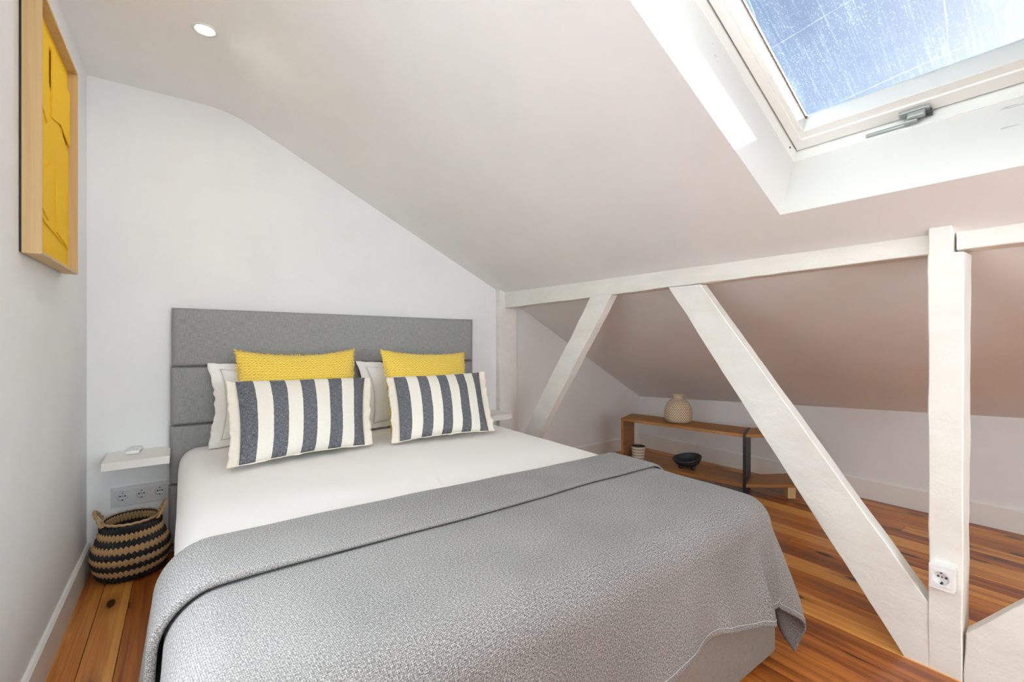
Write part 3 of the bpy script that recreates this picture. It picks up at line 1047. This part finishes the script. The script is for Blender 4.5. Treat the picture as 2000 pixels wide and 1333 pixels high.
rt = cushion('cushion', 'mustard knitted square cushion leaning behind the right striped cushion', 'cushion',
        [(.935, 2.43, ZB + .015), (1.46, 2.43, ZB + .015), (1.520, 2.645, 1.008), (.950, 2.645, 1.036)], .075, M['knit'], group='mustard knitted cushions', seed=8.2, pull=.055, wr=.007, sag=.008)
fringe(rt[0], rt[1], rt[2], 4)
# striped lumbar cushions
cushion('cushion', 'charcoal and cream striped lumbar cushion on the left half of the bed', 'cushion',
        [(.185, 2.215, ZB + .012), (.735, 2.275, ZB + .012), (.800, 2.475, .892), (.195, 2.520, .903)], .085, M['stripe'], group='striped lumbar cushions', flange=(.042, .004), fl_mat=M['cream'], seed=3.7, stripes=True, pull=.045, wr=.009, wave=1.8)
cushion('cushion', 'charcoal and cream striped lumbar cushion on the right half of the bed', 'cushion',
        [(.905, 2.240, ZB + .012), (1.425, 2.190, ZB + .012), (1.500, 2.420, .892), (.965, 2.480, .885)], .080, M['stripe'], group='striped lumbar cushions', flange=(.042, .004), fl_mat=M['cream'], seed=6.4, stripes=True, pull=.045, wr=.009, wave=1.8)

# ------------------------------------------------------------------ shelves, sockets, remote
s1 = tag(box_obj('floating_shelf', (-.302, 2.70, .513), (-.058, 2.949, .549), M['shelfw'], None, .0015), 'small white floating shelf left of the headboard carrying a remote control', 'shelf', 'white bedside shelves')
s2 = tag(box_obj('floating_shelf', (1.752, 2.712, .505), (1.968, 2.949, .543), M['shelfw'], None, .0015), 'small white floating shelf right of the headboard beside the timber post', 'shelf', 'white bedside shelves')

rem = tag(empty('remote_control', (-.200, 2.875, .5505), math.radians(-4)), 'white remote control lying on the left bedside shelf', 'remote control')
b = box_obj('body', (-.026, -.045, 0), (.026, .070, .017), M['plastic'], rem, .006)
b = box_obj('display', (-.019, .030, .0165), (.019, .058, .0176), M['plastic_grey'], rem, .0004)
for i in range(3):
    for j in range(2):
        box_obj('button', (-.018 + i * .013, -.030 + j * .024, .0165), (-.009 + i * .013, -.014 + j * .024, .0182), M['plastic_grey'], rem, .0006)

def socket_insert(parent, cy, cz, faceY, mat, s=.055, dep=.016):
    """schuko insert: square cover with round recess, local frame: x right, y out (towards -Y)"""
    bm = bmesh.new()
    n = 40
    r0 = .0205
    # square plate with a round hole
    outer, inner, floor_, flat = [], [], [], []
    for i in range(n):
        a = 2 * PI * i / n
        ca, sa = math.cos(a), math.sin(a)
        k = (s / 2) / max(abs(ca), abs(sa))
        outer.append(bm.verts.new((ca * k, 0, sa * k)))
        flat.append(bm.verts.new((ca * k, -.006, sa * k)))
        inner.append(bm.verts.new((ca * r0, -.006, sa * r0)))
        floor_.append(bm.verts.new((ca * (r0 - .0015), dep - .006, sa * (r0 - .0015))))
    for i in range(n):
        j = (i + 1) % n
        bm.faces.new((outer[i], outer[j], flat[j], flat[i]))
        bm.faces.new((flat[i], flat[j], inner[j], inner[i]))
        bm.faces.new((inner[i], inner[j], floor_[j], floor_[i]))
    bm.faces.new(floor_)
    bmesh.ops.recalc_face_normals(bm, faces=bm.faces)
    o = obj('socket_insert', bm, mat, parent)
    o.location = (cy, faceY, cz)
    bm = bmesh.new()
    for hx in (-.0095, .0095):
        lathe(bm, [(.0034, 0), (.0034, .0006)], 12)
        for v in bm.verts:
            if not v.tag:
                v.co = Vector((v.co.x + hx, dep - .0062 - v.co.z, v.co.y)); v.tag = True
    h = obj('pin_hole', bm, M['hole'], o)
    bm = bmesh.new()
    lathe(bm, [(.0028, 0), (.0028, .0006)], 12)
    for v in bm.verts: v.co = Vector((v.co.x, dep - .0064 - v.co.z, v.co.y))
    obj('screw', bm, M['screw'], o)
    for sg in (1, -1):
        box_obj('earth_clip', (-.0022, -.004, sg * .0175 - .0022), (.0022, dep - .0065, sg * .0175 + .0022), M['hole'], o, 0)
    return o
pl = tag(empty('wall_socket', (-.1765, 2.949, .324)), 'white triple wall socket below the left bedside shelf', 'socket')
fw, fh = .116, .0465
bm = bmesh.new()
for lo, hi in (((-fw, -.008, -fh), (fw, 0, -.028)), ((-fw, -.008, .028), (fw, 0, fh)), ((-fw, -.008, -.028), (-.101, 0, .028)), ((.101, -.008, -.028), (fw, 0, .028)),
               ((-.0455, -.008, -.028), (-.0275, 0, .028)), ((.0275, -.008, -.028), (.0455, 0, .028))):
    box(bm, lo, hi)
obj('cover_frame', bm, M['plastic_grey'], pl)
for k in (-1, 0, 1):
    socket_insert(pl, k * .073, 0, -.005, M['plastic_grey'], .055, .0105)
# surface socket on the near post; it faces the bed
px = 2.028
ps = tag(empty('post_socket', (px, .366, .330), math.radians(-90)), 'white surface mounted socket box on the near timber post', 'socket')
bm = bmesh.new()
for lo, hi in (((-.030, -.034, -.038), (.030, 0, -.0265)), ((-.030, -.034, .0265), (.030, 0, .038)), ((-.030, -.034, -.0265), (-.0265, 0, .0265)), ((.0265, -.034, -.0265), (.030, 0, .0265))):
    box(bm, lo, hi)
obj('box', bm, M['plastic'], ps)
socket_insert(ps, 0, 0, -.030, M['plastic'], .0525)

# ------------------------------------------------------------------ recessed downlight
dl = tag(empty('downlight', (.067, 2.228, ZC)), 'small round recessed ceiling downlight, switched on', 'ceiling light')
bm = bmesh.new()
lathe(bm, [(.046, -.0002), (.046, -.003), (.036, -.004), (.034, -.002), (.034, -.0002)], 40, caps=False)
obj('trim_ring', bm, M['trimw'], dl, True)
bm = bmesh.new()
lathe(bm, [(.0335, -.0006), (.0335, -.0022), (.02, -.003), (.001, -.0032)], 40)
obj('lens', bm, M['glow'], dl, True)
# lamp of the downlight in view, plus two added unseen fill lamps
for ly, pw in ((2.228, 1.2), (.75, 3.0), (-.75, 6.0)):
    ld = bpy.data.lights.new('downlight_and_fill_lamp', 'AREA')
    ld.shape = 'DISK'; ld.size = .066; ld.energy = pw; ld.color = (1, .96, .90)
    lo_ = bpy.data.objects.new('downlight_and_fill_lamp', ld)
    lo_.location = (.067, ly, ZC - .006)
    COL.objects.link(lo_)

# ------------------------------------------------------------------ yellow relief in a box frame
AY0, AY1, AZ0, AZ1, AD = 1.848, 2.392, 1.357, 2.133, .047
art = tag(empty('framed_artwork', (XL, (AY0 + AY1) / 2, AZ0)), 'yellow paper relief in a deep pale oak box frame on the left wall', 'artwork')
def abox(name, lo, hi, mat, parent, bevel=.001):
    o = box_obj(name, lo, hi, mat, parent, bevel)
    return o
def art_loc(o):
    o.data.transform(Matrix.Translation(-Vector(art.location))); return o
rw = .010
g0 = .006
art_loc(abox('frame_rail', (XL + g0, AY0, AZ0), (XL + AD, AY0 + rw, AZ1), M['frame'], art)).name = 'frame_rail'
art_loc(abox('frame_rail', (XL + g0, AY1 - rw, AZ0), (XL + AD, AY1, AZ1), M['frame'], art))
def rail_h(z0, z1):
    o = abox('frame_rail', (XL + g0, AY0 + rw, z0), (XL + AD, AY1 - rw, z1), M['frame'], art)
    return art_loc(o)
rail_h(AZ0, AZ0 + rw); rail_h(AZ1 - rw, AZ1)
art_loc(abox('backing_board', (XL + .001, AY0 + .004, AZ0 + .004), (XL + g0 + .002, AY1 - .004, AZ1 - .004), M['hole'], art))
art_loc(abox('mount', (XL + .012, AY0 + rw, AZ0 + rw), (XL + .020, AY1 - rw, AZ1 - rw), M['art_yellow'], art))
def sheet(pts, x0, x1, curl=0):
    """paper layer: outline (s,t) in 0..1 over the opening; curl lifts the lower edge"""
    bm = bmesh.new()
    yy = lambda s: AY0 + rw + s * (AY1 - AY0 - 2 * rw); zz = lambda q: AZ0 + rw + q * (AZ1 - AZ0 - 2 * rw)
    a = [bm.verts.new((XL + x0, yy(s), zz(q))) for s, q in pts]
    b = [bm.verts.new((XL + x1, yy(s), zz(q))) for s, q in pts]
    bm.faces.new(b)
    for i in range(len(pts)):
        j = (i + 1) % len(pts)
        bm.faces.new((a[i], a[j], b[j], b[i]))
    bmesh.ops.triangulate(bm, faces=[f for f in bm.faces if len(f.verts) > 4])
    bmesh.ops.recalc_face_normals(bm, faces=bm.faces)
    return art_loc(obj('paper_layer', bm, M['art_yellow'], art))
def bez(p0, p1, p2, n=14):
    return [((1 - t_) ** 2 * p0[0] + 2 * t_ * (1 - t_) * p1[0] + t_ * t_ * p2[0], (1 - t_) ** 2 * p0[1] + 2 * t_ * (1 - t_) * p1[1] + t_ * t_ * p2[1]) for t_ in [i / n for i in range(n + 1)]]
sheet([(0, .215), (.10, .205), (.30, .150), (.97, .105), (.97, .60), (.80, .62), (.74, .66), (.70, .65), (.50, .72), (.0, .90)], .0201, .0240)
sheet([(0, .64)] + bez((0, .64), (.20, .62), (.32, .57)) + bez((.33, .60), (.26, .76), (0, .90))[0:], .0242, .0278)
sheet([(.44, .625), (.70, .66), (.97, .62), (.97, .885), (.88, .90), (.44, .93)], .0242, .0278)
sheet([(.0, .235), (.36, .165), (.52, .30), (.50, .38), (.44, .425), (.30, .38), (0, .33)], .0242, .0278)
sheet([(.58, .145), (.90, .115), (.86, .30), (.74, .39), (.56, .43)], .0242, .0272)
# ------------------------------------------------------------------ basket
bk = tag(empty('basket', (-.204, 2.797, 0)), 'round black and natural zigzag woven seagrass basket with two handles', 'basket')
def brad(z):
    f = z / .262
    return .105 + .036 * math.sin(min(1, f * 1.25 + .08) * PI * .80) - .030 * max(0, f - .45) ** 1.2 * 1.6 + .004
bm = bmesh.new()
pr = [(.0001, .004)] + [(brad(z) - .006, max(z, .004)) for z in [i * .262 / 14 for i in range(15)]]
pr += [(brad(z) - .013, max(z, .012)) for z in [i * .262 / 14 for i in range(14, -1, -1)]] + [(.0001, .012)]
lathe(bm, pr, 48, caps=False)
obj('shell', bm, M['straw_black'], bk, True)
nrow, nst = 10, 44
rh = .262 / nrow
def stitch_row(zc_, hgt, inward, mat, jit):
    bm = bmesh.new()
    for k in range(nst):
        a = 2 * PI * (k + .5 * 0) / nst
        wdt = PI / nst * 1.03
        a += (PI / nst) * (jit % 2)
        def pt(da, dz, dr):
            z = zc_ + dz
            r = brad(max(0, min(.262, z))) + (dr if not inward else -.012 - dr)
            return bm.verts.new((r * math.cos(a + da), r * math.sin(a + da), max(.003, z)))
        top, bot = pt(0, hgt * .70, .0005), pt(0, -hgt * .70, .0)
        lt, lb = pt(-wdt, hgt * .34, -.0005), pt(-wdt, -hgt * .34, -.0005)
        rt_, rb_ = pt(wdt, hgt * .34, -.0005), pt(wdt, -hgt * .34, -.0005)
        m1 = pt(-wdt * .5, hgt * .12, .0060); m2 = pt(wdt * .5, hgt * .12, .0060); mc = pt(0, -hgt * .1, .0022)
        for f in ((top, lt, m1), (lt, lb, m1), (lb, bot, m1), (bot, mc, m1), (mc, top, m1), (top, mc, m2), (mc, bot, m2), (bot, rb_, m2), (rb_, rt_, m2), (rt_, top, m2)):
            bm.faces.new(f if not inward else f[::-1])
    bmesh.ops.recalc_face_normals(bm, faces=bm.faces)
    return obj('woven_row', bm, mat, bk)
for i in range(nrow):
    dark_ = i % 2 == 0
    zc_ = .012 + rh * (i + .40)
    if i == nrow - 1: break
    stitch_row(zc_, rh, False, M['straw_black'] if dark_ else M['straw'], i)
for i in range(5, nrow):
    zc_ = .012 + rh * (i + .2)
    stitch_row(min(zc_, .245), rh * .8, True, M['straw_black'] if i in (6, 7) else M['straw'], i)
bm = bmesh.new()
n = 120
tube(bm, [((brad(.258) - .004) * math.cos(2 * PI * i / n), (brad(.258) - .004) * math.sin(2 * PI * i / n), .259 + .0015 * math.sin(i * 2 * PI * 22 / n)) for i in range(n)], .006, 8, True)
obj('rim', bm, M['straw'], bk, True)
for sg in (-1, 1):
    bm = bmesh.new()
    c0 = Vector((sg * .100, -.004, .250))
    pts = []
    for i in range(33):
        a = PI * i / 32
        pts.append(c0 + Vector((sg * .030 * math.sin(a), -.050 * math.cos(a), .062 * math.sin(a))))
    for ph in (0, PI):
        tw = [p + Vector((math.cos(i * .8 + ph) * .0035, math.sin(i * .8 + ph) * .002, math.sin(i * .8 + ph) * .003)) for i, p in enumerate(pts)]
        tube(bm, tw, .0045, 7)
    obj('handle', bm, M['straw'], bk, True)

# ------------------------------------------------------------------ low bench behind the brace: two boxes hinged at a black plate
P0 = Vector((3.120, 1.570, 0))           # front edge of the hinge plate
A_ = Vector((2.916, 2.482, 0))
TT, TB, th = .443, .097, .022
bench = tag(empty('low_bench', P0), 'low oak bench shelf with a black metal divider standing before the knee wall', 'bench')
mD = Vector((math.cos(math.radians(20)), math.sin(math.radians(20)), 0)) * .270
dL = (A_ - P0).normalized()
dR = Vector((.809, -.588, 0)); vR = Vector((.588, .809, 0)) * .255
E_ = P0 + dR * .455
def prism(name, pts, z0, z1, mat=M['bench'], grain=None):
    """upright prism over a plan outline; local +Y follows the grain"""
    rot = math.atan2(grain.y, grain.x) - PI / 2
    m = Matrix.Rotation(-rot, 4, 'Z')
    bm = bmesh.new()
    lo = [bm.verts.new(m @ (p - P0) + Vector((0, 0, z0))) for p in pts]
    hi = [bm.verts.new(m @ (p - P0) + Vector((0, 0, z1))) for p in pts]
    n = len(pts)
    bm.faces.new(lo[::-1]); bm.faces.new(hi)
    for i in range(n):
        bm.faces.new((lo[i], lo[(i + 1) % n], hi[(i + 1) % n], hi[i]))
    bmesh.ops.recalc_face_normals(bm, faces=bm.faces)
    bmesh.ops.bevel(bm, geom=list(bm.edges), offset=.0012, segments=1, affect='EDGES')
    o = obj(name, bm, mat, bench)
    o.rotation_euler = (0, 0, rot)
    return o
hL, hR = dL * .0105, dR * .0105
outL = [P0 + hL, P0 + mD + hL, A_ + mD, A_]
outR = [P0 + hR, E_, E_ + vR, P0 + mD + hR]
pan = dL * .022
prism('top_board', outL, TT - th, TT, grain=dL)
prism('bottom_board', [outL[0], outL[1], A_ + mD - pan, A_ - pan], TB - th, TB, grain=dL)
prism('side_panel', [A_ - pan, A_ + mD - pan, A_ + mD, A_], .012, TT - th, grain=mD)
prism('top_board', outR, TT - th, TT, grain=dR)
prism('bottom_board', outR, TB - th, TB, grain=dR)
e1 = E_ - dR * .024
prism('end_panel', [e1, E_, E_ + vR * .5, e1 + vR * .5], TB, TT - th, grain=vR)
f0 = P0 + dR * .300
o = prism('foot', [f0, f0 + dR * .055, f0 + dR * .055 + vR * .2, f0 + vR * .2], 0, TB - th, M['frame'], grain=dR); tag(o, label='pale wooden block foot')
f0 = A_ - dL * .09
prism('foot', [f0 + mD * .1, f0 + dL * .05 + mD * .1, f0 + dL * .05 + mD * .35, f0 + mD * .35], 0, TB - th, grain=dL)
q0 = P0 - mD * .012
o = prism('divider', [q0 - dL * .010, q0 + mD * 1.02 - dL * .010, q0 + mD * 1.02 + dL * .010, q0 + dL * .010], 0, TT + .0012, M['black_metal'], grain=mD)
tag(o, label='black metal divider plate')

# vase
vs = tag(empty('vase', (3.150, 2.105, TT + .0005)), 'rounded cream vase with brown zigzag pattern on the bench top', 'vase')
prof_v = [(.0001, .0), (.080, .0), (.094, .006), (.103, .025), (.1065, .055), (.105, .085), (.099, .115), (.087, .145), (.068, .168), (.045, .181), (.037, .187), (.0345, .196), (.0365, .210), (.040, .214), (.037, .216), (.031, .208), (.030, .19), (.05, .172), (.0001, .165)]
L_ = [0]
for (a, b_), (c_, d_) in zip(prof_v, prof_v[1:]): L_.append(L_[-1] + math.hypot(c_ - a, d_ - b_))
pv = [(r, z, max(0, min(1, (l - .08) / .30))) for (r, z), l in zip(prof_v, L_)]
bm = lathe(bmesh.new(), pv, 64, caps=False, uv=True)
o = obj('body', bm, M['vase'], vs, True)
# cup
cp = tag(empty('cup', (3.035, 2.400, TB + .0005)), 'small ribbed stoneware cup on the lower bench board', 'cup')
prof_c = [(.0001, 0), (.040, 0), (.046, .006), (.049, .022), (.0475, .026), (.0515, .044), (.050, .048), (.054, .066), (.0525, .070), (.0555, .088), (.054, .092), (.0565, .112), (.056, .116), (.0525, .116), (.051, .10), (.044, .012), (.0001, .010)]
pv = [(r, z, z / .118) for r, z in prof_c]
bm = lathe(bmesh.new(), pv, 48, caps=False, uv=True)
obj('body', bm, M['cup'], cp, True)
bm = lathe(bmesh.new(), [(.0521, .1145), (.0508, .10), (.0445, .0125), (.0001, .0108)], 40, caps=False)
obj('glaze', bm, M['hole'], cp, True)
# footed bowl
bw = tag(empty('bowl', (3.150, 2.030, TB + .0005)), 'black footed bowl with a dipping rim on the lower bench board', 'bowl')
bm = bmesh.new()
prof_b = [(.0001, .016), (.040, .016), (.070, .026), (.092, .048), (.102, .072), (.104, .080), (.101, .084), (.094, .079), (.084, .058), (.060, .038), (.0001, .030)]
lathe(bm, prof_b, 56, caps=False)
for v in bm.verts:
    a = math.atan2(v.co.y, v.co.x); rr = math.hypot(v.co.x, v.co.y)
    k = max(0, (v.co.z - .036) / .05)
    v.co.z += .020 * k * math.cos(a - math.radians(-20))
    sc_ = 1 + .06 * k * math.cos(2 * (a - math.radians(-40)))
    v.co.x *= sc_; v.co.y *= sc_
obj('body', bm, M['ceramic_dark'], bw, True)
for k in range(3):
    a = 2 * PI * k / 3 + .6
    bm = bmesh.new()
    c_ = Vector((.052 * math.cos(a), .052 * math.sin(a), 0))
    lathe(bm, [(.013, 0), (.016, .010), (.020, .026)], 14, (c_.x, c_.y, 0))
    obj('foot', bm, M['ceramic_dark'], bw, True)
